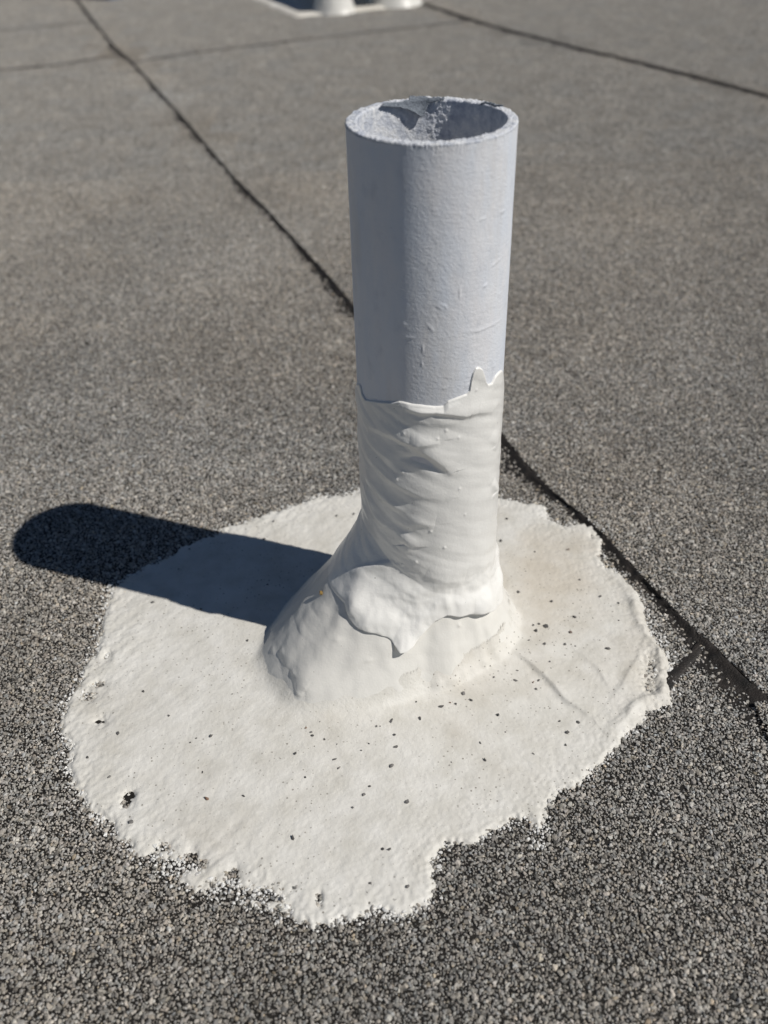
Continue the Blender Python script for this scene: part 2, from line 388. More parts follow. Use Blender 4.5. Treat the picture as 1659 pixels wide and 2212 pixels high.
def foot(th): return _ft(th) + .0022 * noise(np.cos(th)*3.2, np.sin(th)*3.2, 0, 64) + .0010 * noise(np.cos(th)*8, np.sin(th)*8, 0, 65)
ztop_b = smooth_per(np.radians([0, 45, 90, 135, 180, 215, 240, 270, 300, 330]), [.060, .07, .085, .095, .105, .102, .088, .072, .064, .060], 25)

# ------------------------------------------------------------------ roof coating (puddle) as a real skin over the granules
def px_line_dist(X, Y, px):
    pl = poly(px); best = np.full(X.shape, 1e9); side = np.zeros(X.shape); tt = np.zeros(X.shape)
    for i in range(len(pl) - 1):
        a, e = pl[i], pl[i+1] - pl[i]; t0 = ((X-a[0])*e[0] + (Y-a[1])*e[1]) / (e @ e); t = np.clip(t0, 0, 1)
        dx, dy = X - a[0] - t*e[0], Y - a[1] - t*e[1]; d = np.hypot(dx, dy); k = d < best
        best = np.where(k, d, best); side = np.where(k, np.sign(e[0]*dy - e[1]*dx), side); tt = np.where(k, (i + t) / (len(pl)-1), tt)
    return best, side, tt
HOLES = [(1408, 1440, .006, .011), (1398, 1480, .006, .012), (1418, 1395, .004, .006), (345, 1985, .0, .0),
         (272, 1735, .004, .005), (282, 1718, .003, .004), (352, 1832, .005, .003), (415, 1850, .003, .005), (436, 1868, .004, .005), (505, 1890, .003, .005),
         (490, 1935, .007, .006), (395, 1870, .006, .004), (320, 1862, .004, .004), (1195, 1118, .007, .005), (1225, 1128, .006, .004),
         (690, 1945, .002, .004), (560, 1935, .007, .003), (1283, 1160, .004, .003), (218, 1560, .005, .004), (190, 1505, .006, .004), (215, 1480, .005, .003), (232, 1420, .003, .004)]
def puddle_h(X, Y):
    d = outline_d(X, Y)
    dd = d + .0040 + .0030 * fbm(X*85, Y*85, 0, 3, 2) + .0028 * noise(X*330, Y*330, 0, 8)
    wide = .0050 + .016 * sstep(-.05, .45, noise(X*22, Y*22, 0, 31))
    lf = sstep(-.06, -.16, X + .35*Y) + sstep(-.13, -.19, Y); wide = wide + .004 * np.clip(lf, 0, 1) * sstep(-.3, .3, noise(X*30, Y*30, 0, 32))
    h = -.0010 + .0029 * sstep(-.0015, 1.0, dd / wide)
    for x, y, rx, ry in HOLES:
        if rx <= 0: continue
        p = gnd(x, y); q = ((X-p[0])/(rx*1.1))**2 + ((Y-p[1])/(ry*1.25))**2
        h = h - .0023 * np.exp(-q) * (1 + .8 * noise(X*400, Y*400, 0, 14))
    h = h + .0022 * np.exp(-((d - .006)/.004)**2) * sstep(.10, .135, X) * sstep(.06, .0, Y) * (1 + .8*noise(X*120, Y*120, 0, 33))
    near = np.exp(-np.clip(d, 0, 1) / .026)
    h = h + (.00052 * near + .00005) * noise(X*360, Y*360, 0, 5) + (.00035 * near + .00006) * noise(X*170, Y*170, 0, 6)
    # brush drag: oblique ripples, strongest on the left side
    lw = sstep(.02, -.12, X); q = X*.62 + Y*.78; q2 = -X*.78 + Y*.62
    h = h + (.00008 + .00050 * lw * near + .00006 * lw) * noise(q*55, q2*190, 0, 7)
    h = h + .0006 * noise(X*16, Y*16, 0, 9) + .00022 * noise(X*60, Y*60, 0, 10)
    # lap edges telegraphing through the skin on the right
    for px, up, w in (([(1108, 1408), (1150, 1440), (1185, 1478), (1230, 1520), (1275, 1562)], .0026, .0035),
                      ([(1245, 1405), (1290, 1450), (1325, 1490)], .0012, .004), ([(1390, 1385), (1375, 1430), (1345, 1490), (1325, 1515)], .0012, .0035)):
        bd, sd, tt = px_line_dist(X + .004 * noise(X*38, Y*38, 0, 45), Y + .004 * noise(X*38, Y*38, 0, 46), px); endf = np.sin(np.pi * np.clip(tt, .02, .98))**.5
        h = h + up * endf * np.where(sd > 0, np.exp(-bd / .020), np.exp(-(bd / w)**2) * np.exp(-bd/.002))
    return h, d
res = .0009
gx = np.arange(OUT[:, 0].min() - .012, OUT[:, 0].max() + .012, res); gy = np.arange(OUT[:, 1].min() - .012, OUT[:, 1].max() + .012, res)
GX, GY = np.meshgrid(gx, gy); jx = .25 * res * noise(GX*700, GY*700, 0, 41); HH, DD = puddle_h(GX, GY)
# a raised rope of coating where boot meets roof on the right
rr = np.hypot(GX, GY); tt_ = np.arctan2(GY, GX); fd = rr - foot(tt_)
rf_ = foot(tt_); zc = ztop_b(tt_) * (1 - (np.clip(rr - R0, .0005, 1) / (rf_ - R0))**(1/1.28)) - .0009
kk = .0009 + .0034 * sstep(-.1, .8, np.cos(tt_ + 1.65)) + .0010 * sstep(0, .8, np.cos(tt_ + .3)); kk = kk * (1 + .3*noise(GX*45, GY*45, 0, 47))
mx = np.maximum(HH, zc); HH = mx + kk * np.log(np.exp((HH - mx)/kk) + np.exp((zc - mx)/kk))
HH = HH + .0016 * np.exp(-((fd + .001)/.0022)**2) * sstep(.35, .9, np.cos(tt_ + .75)) * (1 + .7*noise(GX*160, GY*160, 0, 48))
CUT = zc
F = grid_faces(len(gy), len(gx)); keep = (HH.ravel()[F].max(1) > -.0006) & (CUT.ravel()[F].min(1) < .016)
F = F[keep]; used, inv = np.unique(F, return_inverse=True)
V = np.stack([GX + jx, GY, HH], -1).reshape(-1, 3)[used]
puddle = link('roof_coating', mesh_np('roof_coating', V, inv.reshape(-1, 4)), M_COAT)
tag(puddle, 'irregular white coating patch spread on the granule roof around the vent pipe', 'coating')

# ------------------------------------------------------------------ granules
gcolc = bpy.data.collections.new('granule_shapes')      # shapes only, not linked to the scene
def granule_mesh(name, n):
    bm = bmesh.new(); ax = (random.uniform(.85, 1.35), random.uniform(.7, .95), random.uniform(.48, .75))
    for _ in range(n):
        v = Vector((random.gauss(0, 1), random.gauss(0, 1), random.gauss(0, 1))).normalized() * random.uniform(.85, 1.1)
        bm.verts.new((v.x*ax[0], v.y*ax[1], v.z*ax[2]))
    r = bmesh.ops.convex_hull(bm, input=bm.verts[:]); bmesh.ops.delete(bm, geom=[g for g in r['geom_interior'] if isinstance(g, bmesh.types.BMVert)], context='VERTS')
    bmesh.ops.triangulate(bm, faces=bm.faces[:]); bmesh.ops.recalc_face_normals(bm, faces=bm.faces[:])
    me = bpy.data.meshes.new(name); bm.to_mesh(me); bm.free(); me.materials.append(M_GRAIN); return me
NV = 14
shapes = [granule_mesh('grain_%02d' % i, random.randint(11, 15)) for i in range(NV)]
for i, me in enumerate(shapes): gcolc.objects.link(bpy.data.objects.new('grain_%02d' % i, me))
def grain_colors(n, x, y):
    t = RNG.random(n); v = np.where(t < .08, RNG.uniform(.09, .18, n), np.where(t < .86, RNG.normal(.31, .06, n), RNG.uniform(.42, .56, n)))
    v = np.clip(v, .06, .66) * (1 + .22 * fbm(x*2.6, y*2.6, 0, 51, 4) + .10 * noise(x*17, y*17, 0, 52) + .10 * noise(x*55, y*55, 0, 54))
    warm = RNG.normal(.015, .03, n) + .035 * fbm(x*3, y*3, 0, 53, 3)
    c = np.stack([v*(1.055 + warm), v*(1.0 + RNG.normal(0, .008, n)), v*(.91 - warm), np.ones(n)], -1)
    red = RNG.random(n) < .015; c[red, 0] *= 1.08; c[red, 2] *= .86
    return c.astype(np.float32)
SP = .00148
def grain_sizes(n): return np.clip(RNG.lognormal(math.log(.00087), .36, n), .00042, .0020)
# tile meshes for the ground past the individually placed grains
TILE = .06; NT = 4
for k in range(NT):
    m = int(TILE / SP); ii, jj = np.meshgrid(np.arange(m), np.arange(m)); n = m*m
    x = (ii.ravel() + .5 + RNG.uniform(-.48, .48, n)) * TILE/m - TILE/2; y = (jj.ravel() + .5 + RNG.uniform(-.48, .48, n)) * TILE/m - TILE/2
    s = grain_sizes(n); col = grain_colors(n, x + k, y); vs, fs, cs, o = [], [], [], 0
    pre = []
    for me in shapes:
        v = np.zeros(len(me.vertices)*3); me.vertices.foreach_get('co', v); f = np.array([p.vertices[:] for p in me.polygons]); pre.append((v.reshape(-1, 3), f))
    for i in range(n):
        if RNG.random() < .09: continue
        v, f = pre[i % NV] if RNG.random() < .5 else pre[int(RNG.integers(NV))]; a = RNG.uniform(0, 6.283); ca, sa = math.cos(a), math.sin(a)
        w = v * s[i]; vs.append(np.stack([w[:, 0]*ca - w[:, 1]*sa + x[i], w[:, 0]*sa + w[:, 1]*ca + y[i], w[:, 2] + .00018 + RNG.uniform(-.0002, .0004)], -1)); fs.append(f + o); o += len(v)
        cs.append(np.repeat(col[i][None], len(v), 0))
    me = mesh_np('patch_%02d' % k, np.vstack(vs), np.vstack(fs), False); set_attr(me, 'gcol', 'FLOAT_COLOR', np.vstack(cs)); me.materials.append(M_GRAIN)
    gcolc.objects.link(bpy.data.objects.new('patch_%02d' % k, me))

def zone(x, y, grow=.05):
    """True where grains are placed one by one"""
    P = np.stack([x, y, 0*x], -1); px, py, dz = project(P)
    inf = (dz > .1) & (px > -90) & (px < PW + 90) & (py > -60) & (py < PH + 110)
    near = inf & (dz < 1.55 + grow)
    sd = np.minimum(np.abs(x - xA(y)), np.where(y > .3, np.abs(x - xB(y)), 9)); return near | (inf & (sd < .052 + grow))
def zbase(x, y): return np.where(x > xB(y), Z_RIGHT, np.where(x > xA(y) + .0008, Z_MID, 0.0))
X, Y = np.meshgrid(np.arange(-1.35, 1.35, SP), np.arange(-.45, 3.15, SP)); X = X.ravel(); Y = Y.ravel()
k = zone(X, Y, .09); X, Y = X[k], Y[k]; n = len(X)
tx0, ty0 = -2.1, -.9; ntx, nty = 70, 75
TX, TY = np.meshgrid(tx0 + np.arange(ntx)*TILE, ty0 + np.arange(nty)*TILE); TMASK = ~zone(TX.ravel(), TY.ravel(), 0.0).reshape(TX.shape)
ti = np.clip(np.rint((X - tx0)/TILE).astype(int), 0, ntx-1); tj = np.clip(np.rint((Y - ty0)/TILE).astype(int), 0, nty-1)
k = ~TMASK[tj, ti]; X, Y = X[k], Y[k]; n = len(X)
X = X + RNG.uniform(-.55, .55, n) * SP; Y = Y + RNG.uniform(-.55, .55, n) * SP
d = np.full(n, -1.0); kb = (np.abs(X) < .3) & (np.abs(Y) < .35); d[kb] = outline_d(X[kb], Y[kb])
drop = (d > .017) & (RNG.random(n) < .995)
# bare spots and the bitumen bead along the laps
ea = xA(Y) + seam_edge(Y, 2); sa = X - ea; wa = seam_width(Y, .0150, 2)
drop |= (sa < 0) & (sa > -wa * (.95 + .35 * noise(X*300, Y*300, 0, 61))) & (RNG.random(n) < .93 - .35 * np.clip(-sa/wa, 0, 1))
eb = xB(Y) + seam_edge(Y, 5); sb = X - eb; wb = seam_width(Y, .0160, 5); drop |= (sb < 0) & (sb > -wb) & (RNG.random(n) < .85)
drop |= RNG.random(n) < .03 + .40 * sstep(.45, .8, noise(X*70, Y*70, 0, 62))
X, Y, d = X[~drop], Y[~drop], d[~drop]; n = len(X)
S = grain_sizes(n); Zb = zbase(X, Y)
Zg = Zb + .00018 + RNG.uniform(-.0002, .0004, n)
col = grain_colors(n, X, Y)
wet = (d > -.006) & (RNG.random(n) < .16 + .45 * sstep(-.006, .004, d)) & (d < .012)
col[wet, :3] = np.array([.74, .73, .70]) * RNG.uniform(.9, 1.05, (wet.sum(), 1))
rot = np.stack([RNG.normal(0, .16, n), RNG.normal(0, .16, n), RNG.uniform(0, 6.283, n)], -1)
var = RNG.integers(0, NV, n)
# tiles everywhere else around
TX, TY = TX[TMASK], TY[TMASK]; m = len(TX)
rt_t = np.zeros((m, 3)); rt_t[:, 2] = RNG.integers(0, 4, m) * math.pi/2
PTS = np.vstack([np.stack([X, Y, Zg], -1), np.stack([TX, TY, zbase(TX, TY)], -1)])
me = bpy.data.meshes.new('mineral_granules'); me.vertices.add(n + m); me.vertices.foreach_set('co', PTS.astype(np.float32).ravel())
set_attr(me, 'gcol', 'FLOAT_COLOR', np.vstack([col, np.zeros((m, 4), np.float32)]).astype(np.float32))
set_attr(me, 'grot', 'FLOAT_VECTOR', np.vstack([rot, rt_t]).astype(np.float32))
set_attr(me, 'gscl', 'FLOAT', np.r_[S, np.ones(m)].astype(np.float32))
set_attr(me, 'gvar', 'INT', np.r_[var, NV + RNG.integers(0, NT, m)].astype(np.int32))
gran = link('mineral_granules', me, M_GRAIN)
tag(gran, 'grey mineral granules covering the bitumen roof sheets', 'granules', kind='stuff')
ng = bpy.data.node_groups.new('scatter_granules', 'GeometryNodeTree')
ng.interface.new_socket('Geometry', in_out='INPUT', socket_type='NodeSocketGeometry'); ng.interface.new_socket('Geometry', in_out='OUTPUT', socket_type='NodeSocketGeometry')
gi = ng.nodes.new('NodeGroupInput'); go = ng.nodes.new('NodeGroupOutput'); io = ng.nodes.new('GeometryNodeInstanceOnPoints'); ci = ng.nodes.new('GeometryNodeCollectionInfo')
ci.inputs['Collection'].default_value = gcolc; ci.inputs['Separate Children'].default_value = True; ci.inputs['Reset Children'].default_value = True
def named(nm, dt):
    q = ng.nodes.new('GeometryNodeInputNamedAttribute'); q.data_type = dt; q.inputs['Name'].default_value = nm; return next(o for o in q.outputs if o.enabled and o.name == 'Attribute')
lk = ng.links
lk.new(gi.outputs[0], io.inputs['Points']); lk.new(ci.outputs[0], io.inputs['Instance']); io.inputs['Pick Instance'].default_value = True
lk.new(named('gvar', 'INT'), io.inputs['Instance Index']); lk.new(named('grot', 'FLOAT_VECTOR'), io.inputs['Rotation']); lk.new(named('gscl', 'FLOAT'), io.inputs['Scale'])
lk.new(io.outputs[0], go.inputs[0])
md = gran.modifiers.new('scatter', 'NODES'); md.node_group = ng
print('granules', n, 'tiles', m)

# ------------------------------------------------------------------ vent pipe: boot, sleeve, pipe, peeled film
pipe_root = link('vent_pipe', None); tag(pipe_root, 'upright open white painted vent pipe with white coated flared boot', 'pipe')
ZT = .3540; RI = R0 - .0056
# angles: dense towards the camera
TH = np.concatenate([np.linspace(-math.radians(205), math.radians(25), 640, endpoint=False), np.linspace(math.radians(25), math.radians(155), 230, endpoint=False)])
def boot_r(th, z):
    zt = ztop_b(th); u = np.clip(z / zt, 0, 1.2); rf = foot(th)
    g = np.clip(1 - u, 0, 1)**1.28
    bulge = .025 * np.sin(np.pi * np.clip(u / .5, 0, 1)) * np.clip((rf - .075) / .05, 0, 1)
    return R0 - .0004 + (rf - R0) * (g + bulge * (1 - u))
def hit_boot(x, y, extra=.002):
    r = ray(x, y) / FPX; t = np.linspace(.45, .85, 4000); P = C + t[:, None] * r
    rr = np.hypot(P[:, 0], P[:, 1]); th = np.arctan2(P[:, 1], P[:, 0]); k = np.argmax((rr < np.maximum(boot_r(th, P[:, 2]), R0) + extra))
    return th[k], P[k, 2]
def z3(zx, zy): return ((900 + zx/2.765) * .76806, (800 + zy/2.765) * .76806)
def z4(zx, zy): return ((650 + zx/1.843) * .76806, (1400 + zy/1.843) * .76806)
def unw(th): return np.where(th > math.radians(60), th - 2*np.pi, th)      # -300..60 degrees
def ridge(Tm, Zm, pts, w, amp, lip=0.0, taper=True):
    """raised welt along a path in (angle, height); lip > 0 makes it steeper on its lower side"""
    pts = [(float(unw(np.array(a))) * .05, b) for a, b in pts]; q = np.array(pts); X, Y = Tm * .05, Zm
    best = np.full(X.shape, 1e9); tt = np.zeros(X.shape); sg = np.zeros(X.shape)
    for i in range(len(q)-1):
        a, e = q[i], q[i+1]-q[i]; t = np.clip(((X-a[0])*e[0] + (Y-a[1])*e[1])/(e@e + 1e-12), 0, 1)
        dx, dy = X-a[0]-t*e[0], Y-a[1]-t*e[1]; dd = np.hypot(dx, dy); k = dd < best
        best = np.where(k, dd, best); tt = np.where(k, (i+t)/(len(q)-1), tt); sg = np.where(k, np.sign(dy), sg)
    ww = np.where(sg > 0, w * (1 + 2.5*lip), w); pr = np.exp(-(best/ww)**2)
    return amp * pr * (np.sin(np.pi*np.clip(tt, .03, .97))**.6 if taper else 1)
def dots(Tm, Zm, lst, r, amp):
    o = 0
    for a, b in lst: o = o + amp * np.exp(-((Tm - float(unw(np.array(a))))*.05/r)**2 - ((Zm-b)/r)**2)
    return o

# boot
nz_ = 230
TB = unw(TH)[None, :] + np.zeros((nz_, 1)); q = np.linspace(0, 1, nz_)[:, None]
ZB = (q**1.15) * (ztop_b(TB) + .004) - .0035
RB = boot_r(TB, np.clip(ZB, 0, 1)); cx, cy = RB*np.cos(TB), RB*np.sin(TB)
disp = .0011 * noise(cx*42, cy*42, ZB*42, 71) + .0005 * noise(cx*110, cy*110, ZB*110, 72)
disp += .0010 * noise(TB*7 + 2*ZB*20, ZB*12, 0, 73) * sstep(.0, .03, RB - R0)
for pts, w, amp in (([(240, 880), (330, 905), (430, 930), (510, 965)], .007, .0022), ([(300, 985), (390, 985), (470, 1010), (560, 1050)], .006, .0019),
                    ([(190, 900), (215, 950), (245, 1010), (270, 1060)], .0065, -.0013), ([(340, 690), (380, 640), (420, 590)], .005, .0018),
                    ([(250, 860), (320, 760), (400, 690)], .007, .0020), ([(560, 900), (640, 940), (700, 960)], .008, -.0012)):
    disp += ridge(TB, ZB, [hit_boot(*z4(*p)) for p in pts], w, amp)
disp += dots(TB, ZB, [hit_boot(*z4(*p)) for p in ((710, 850), (540, 742), (320, 905), (350, 1020), (1190, 672), (262, 790), (205, 790))], .0014, .0007)
fade = sstep(0, .006, ZB + .003)
# small toe that flares into the patch
RB = RB + disp * fade
ZBo = ZB
V = np.stack([RB*np.cos(TB), RB*np.sin(TB), ZBo], -1).reshape(-1, 3)
link('boot', mesh_np('boot', V, grid_faces(nz_, len(TH), True)), M_BOOT, pipe_root)

# sleeve: the thick brushed coat from the drooping lip up to its ragged top edge
LIP = [z4(*p) for p in ((575, 560), (592, 625), (640, 665), (720, 700), (800, 722), (850, 760), (885, 784), (915, 782), (945, 762), (975, 722), (1010, 688), (1060, 642), (1120, 612), (1200, 612), (1290, 592), (1370, 560), (1405, 520))]
lipz = sorted([(float(unw(np.array(a))), b) for a, b in (hit_boot(*p, .003) for p in LIP)])
lt_ = np.array([a for a, _ in lipz]); lz_ = np.array([b for _, b in lipz])
TOP = [(779, 832), (783, 850), (790, 862), (820, 866), (850, 868), (862, 866), (900, 873), (940, 877), (958, 876), (968, 866), (990, 857), (1008, 850), (1015, 842), (1018, 822), (1022, 805), (1028, 795), (1034, 792), (1041, 796), (1046, 808), (1049, 822), (1054, 830), (1062, 827), (1070, 812), (1078, 803), (1082, 800)]
topz = sorted([(float(unw(np.array(a))), b) for a, b in (cyl_hit(x, y, R0 + .0004) for x, y in TOP)])
tt_ = np.array([a for a, _ in topz]); tz_ = np.array([b for _, b in topz])
T1 = unw(TH)
def fill(th, a, v, back):
    y = np.interp(th, a, v); fl = sstep(a[0], a[0] - .45, th); fr = sstep(a[-1], a[-1] + .35, th)
    return y*(1-fl)*(1-fr) + back*(fl + fr - fl*fr)
ztop_s = fill(T1, tt_, tz_, .196 + .004*noise(T1*6, 0*T1, 0, 81)) + .0004*noise(T1*9, 0*T1+.3, 0, 82)
zlip = fill(T1, lt_, lz_, .058) + .0006*noise(T1*9, 0*T1+.7, 0, 84)
front = sstep(lt_[0] - .16, lt_[0] + .22, T1) * sstep(lt_[-1] + .9, lt_[-1] + .3, T1)     # how thick the lip is
ns = 430
v = np.r_[np.linspace(0, .02, 26)[:-1], np.linspace(.02, .985, ns), np.linspace(.985, 1, 16)[1:]][:, None]
TS = T1[None, :] + 0*v; ZS = zlip[None, :] + (ztop_s - zlip)[None, :]*v
RS0 = np.maximum(boot_r(TS, np.clip(ZS, 0, 1)), R0)
# blend the throat between cone and pipe
dl = (ZS - zlip[None, :]); dt = (ztop_s[None, :] - ZS)
edge_lo = np.sqrt(np.clip(1 - (1 - np.clip(dl/.0042, 0, 1))**2, 0, 1)); edge_hi = np.sqrt(np.clip(1 - (1 - np.clip(dt/.0011, 0, 1))**2, 0, 1))
thick = .0011 + front[None, :] * (.0014*np.exp(-dl/.030) + .0027*np.exp(-((dl - .006)/.009)**2))
cx, cy = RS0*np.cos(TS), RS0*np.sin(TS)
low = sstep(.092, .055, ZS)
dsp = low * front[None, :] * (.0020*noise(cx*62, cy*62, ZS*62, 91) + .0010*noise(cx*125, cy*125, ZS*125, 92) + .0022*noise(cx*28, cy*28, ZS*28, 97) + .0003*noise(cx*270, cy*270, ZS*270, 98))
# brushed folds wind down to the right
uu = TS*.05; al = math.radians(-24); s1 = uu*math.cos(al) + ZS*math.sin(al); s2 = -uu*math.sin(al) + ZS*math.cos(al)
wl_ = .30 + .45*sstep(-1.4, -2.2, TS)
dsp += (1-.7*low) * wl_ * (.00095*noise(s1*16, s2*95, 0, 93) + .00055*noise(s1*30, s2*210, 0, 94)) + .00040*noise(s1*60, s2*90, 0, 95)
hc = lambda L_: [cyl_hit(*z3(*p), R0 + .0015) for p in L_]
for pts, w, amp, lip in (
        ([(640, 950), (700, 965), (780, 985), (900, 982), (1030, 1000), (1130, 1015), (1230, 990), (1340, 985)], .0022, .0021, .9),
        ([(690, 1262), (760, 1272), (830, 1310), (900, 1360), (960, 1410), (1020, 1462)], .0026, .0026, .8),
        ([(600, 1358), (720, 1360), (800, 1385), (880, 1425), (960, 1462)], .0030, -.0014, 0),
        ([(345, 1080), (450, 1125), (560, 1175), (650, 1212), (740, 1240), (850, 1228), (950, 1215)], .0024, .0017, .6),
        ([(660, 1030), (740, 1050), (850, 1075), (960, 1085), (1100, 1060)], .0030, .0008, .6),
        ([(345, 1290), (430, 1400), (520, 1490), (650, 1575), (800, 1640), (1000, 1672)], .0030, .0013, .5),
        ([(335, 1450), (400, 1560), (480, 1650), (600, 1730), (720, 1760)], .0026, .0011, .4),
        ([(345, 1180), (420, 1260), (500, 1330), (600, 1380)], .0024, .0010, .4),
        ([(335, 1560), (380, 1680), (430, 1800), (520, 1900)], .0026, .0012, .4),
        ([(660, 1870), (780, 1850), (900, 1870)], .0035, .0012, .5),
        ([(1330, 1180), (1375, 1240), (1360, 1300)], .0030, .0008, .3),
        ([(1340, 1540), (1370, 1590), (1365, 1650)], .0030, .0020, .2)):
    dsp += ridge(TS, ZS, hc(pts), w, amp, lip)
hb = lambda L_: [hit_boot(*z4(*p), .004) for p in L_]
for pts, w, amp, lip in (([(590, 400), (680, 368), (760, 350), (830, 345)], .0035, .0016, -.2), ([(830, 215), (900, 235), (925, 262), (870, 300)], .004, .0018, .3),
                         ([(600, 600), (640, 540), (620, 480)], .004, .0022, 0), ([(1000, 400), (1120, 440), (1230, 430)], .005, .0016, .4),
                         ([(1250, 590), (1330, 570), (1400, 510)], .006, .0022, .4), ([(640, 640), (760, 670), (860, 700)], .005, .0012, .3)):
    dsp += ridge(TS, ZS, hb(pts), w, amp, lip)
dsp += dots(TS, ZS, hc(((1085, 1590), (1080, 1192), (640, 1460), (915, 1197), (1220, 825), (655, 1155), (1130, 1790), (600, 1515))), .0010, .00035)
dsp += dots(TS, ZS, hb(((1035, 188), (1110, 270), (955, 345), (880, 360), (1430, 395))), .0011, .0005)
# the tip of the drip
tip = hit_boot(*z4(900, 762), .003); dsp += dots(TS, ZS, [tip], .006, .0042)
RS = RS0 + edge_lo*edge_hi*(thick + dsp*np.minimum(edge_lo, sstep(0, .004, dt))) - .0016*(1-edge_lo) - .0006*(1-edge_hi)
droop = -.0030*front[None, :]*np.exp(-((dl-.003)/.005)**2)*edge_lo
V = np.stack([RS*np.cos(TS), RS*np.sin(TS), ZS + droop], -1).reshape(-1, 3)
link('coating_sleeve', mesh_np('coating_sleeve', V, grid_faces(len(v), len(TH), True)), M_SLEEVE, pipe_root)

# pipe wall with a rough sawn rim
zo = np.r_[np.linspace(-.002, .17, 12), np.linspace(.172, ZT - .012, 230), np.linspace(ZT - .0117, ZT - .0008, 30)]
nrim = 16; zi = np.r_[np.linspace(ZT - .0008, ZT - .035, 90), np.linspace(ZT - .036, ZT - .2, 40)]
rows_r = np.r_[np.full(len(zo), R0), np.linspace(R0 - .0004, RI + .0004, nrim), np.full(len(zi), RI), [.02, .001]]
rows_z = np.r_[zo, np.full(nrim, ZT), zi, [ZT - .2, ZT - .2]]
sect = np.r_[np.zeros(len(zo)), np.ones(nrim), np.full(len(zi) + 2, 2)]
TP = T1[None, :] + 0*rows_r[:, None]; RP = rows_r[:, None] + 0*TP; ZP = rows_z[:, None] + 0*TP; SE = sect[:, None] + 0*TP
cx, cy = np.cos(TP)*R0, np.sin(TP)*R0
rimz = .0005*noise(np.cos(TP)*9, np.sin(TP)*9, 0, 101) + .0005*noise(np.cos(TP)*32, np.sin(TP)*32, 0*TP + (RP*600), 102) + .00035*noise(np.cos(TP)*75, np.sin(TP)*75, RP*1400, 103)
ZP = ZP + rimz*np.where(SE == 1, 1, np.exp(-(ZT - np.minimum(ZP, ZT))/.0012))
burr = np.where(SE == 0, np.exp(-(ZT - ZP)/.0016), 0)
RP = RP + burr*(.0002 + .0006*noise(np.cos(TP)*36, np.sin(TP)*36, ZP*300, 104))
inn = np.where(SE == 2, np.clip(np.exp(-(ZT - ZP)/.030), 0, 1), 0)*(ZP > ZT - .19)
crust = .0004*np.clip(noise(cx*300, cy*300, ZP*300, 105) + .1, 0, 2) + .0003*np.clip(noise(cx*650, cy*650, ZP*650, 106), 0, 2)
band = 1 + 2.0*np.exp(-((np.mod(TP, 2*np.pi) - math.radians(82))/.16)**2)     # lumps along the far wall
RP = RP - inn*crust*band
out = np.where(SE == 0, 1, 0)
RP = RP + out*(.00010*noise(cx*40, cy*40, ZP*40, 107) + .00003*noise(cx*260, cy*260, ZP*260, 108))
def po(zx, zy, s=2.676): return ((900 + zx/s)*.76806, (230 + zy/s)*.76806)
for pts in (([po(1345, 990), po(1395, 965)]), ([po(1195, 1042), po(1260, 1022)]), ([po(1280, 1400), po(1320, 1365), po(1370, 1320)]), ([po(1225, 1550), po(1258, 1520)]),
            ([z3(660, 412), z3(740, 415)]), ([z3(905, 160), z3(940, 190), z3(980, 205)]), ([z3(920, 150), z3(975, 170), z3(990, 200)]), ([z3(1100, 365), z3(1230, 360), z3(1330, 320), z3(1420, 260)]),
            ([z3(830, 310), z3(890, 370)]), ([z3(1340, 650), z3(1362, 615)]), ([z3(1120, 800), z3(1170, 770)]), ([z3(940, 815), z3(1000, 795)]), ([z3(790, 600), z3(798, 640)]),
            ([z3(1385, 90), z3(1400, 60)]), ([z3(1270, 20), z3(1300, 0)]), ([z3(800, 470), z3(800, 530)]), ([z3(1090, 20), z3(1085, 120)]), ([z3(1290, 790), z3(1320, 760)]), ([z3(640, 300), z3(670, 320)])):
    RP = RP + out*ridge(TP, ZP, [cyl_hit(x, y, R0) for x, y in pts], .0007, .00028, 0, True)
uvp = np.stack([TP*R0, ZP], -1).reshape(-1, 2)
V = np.stack([RP*np.cos(TP), RP*np.sin(TP), ZP], -1).reshape(-1, 3)
me = mesh_np('pipe', V, grid_faces(len(rows_r), len(TH), True), uv=uvp)
po_ = link('pipe', me, M_PIPE, pipe_root); me.materials.append(M_CRUST)
fs = np.repeat((np.arange(len(rows_r)-1) >= len(zo) - 3), len(TH)); me.polygons.foreach_set('material_index', fs.astype(np.int32))

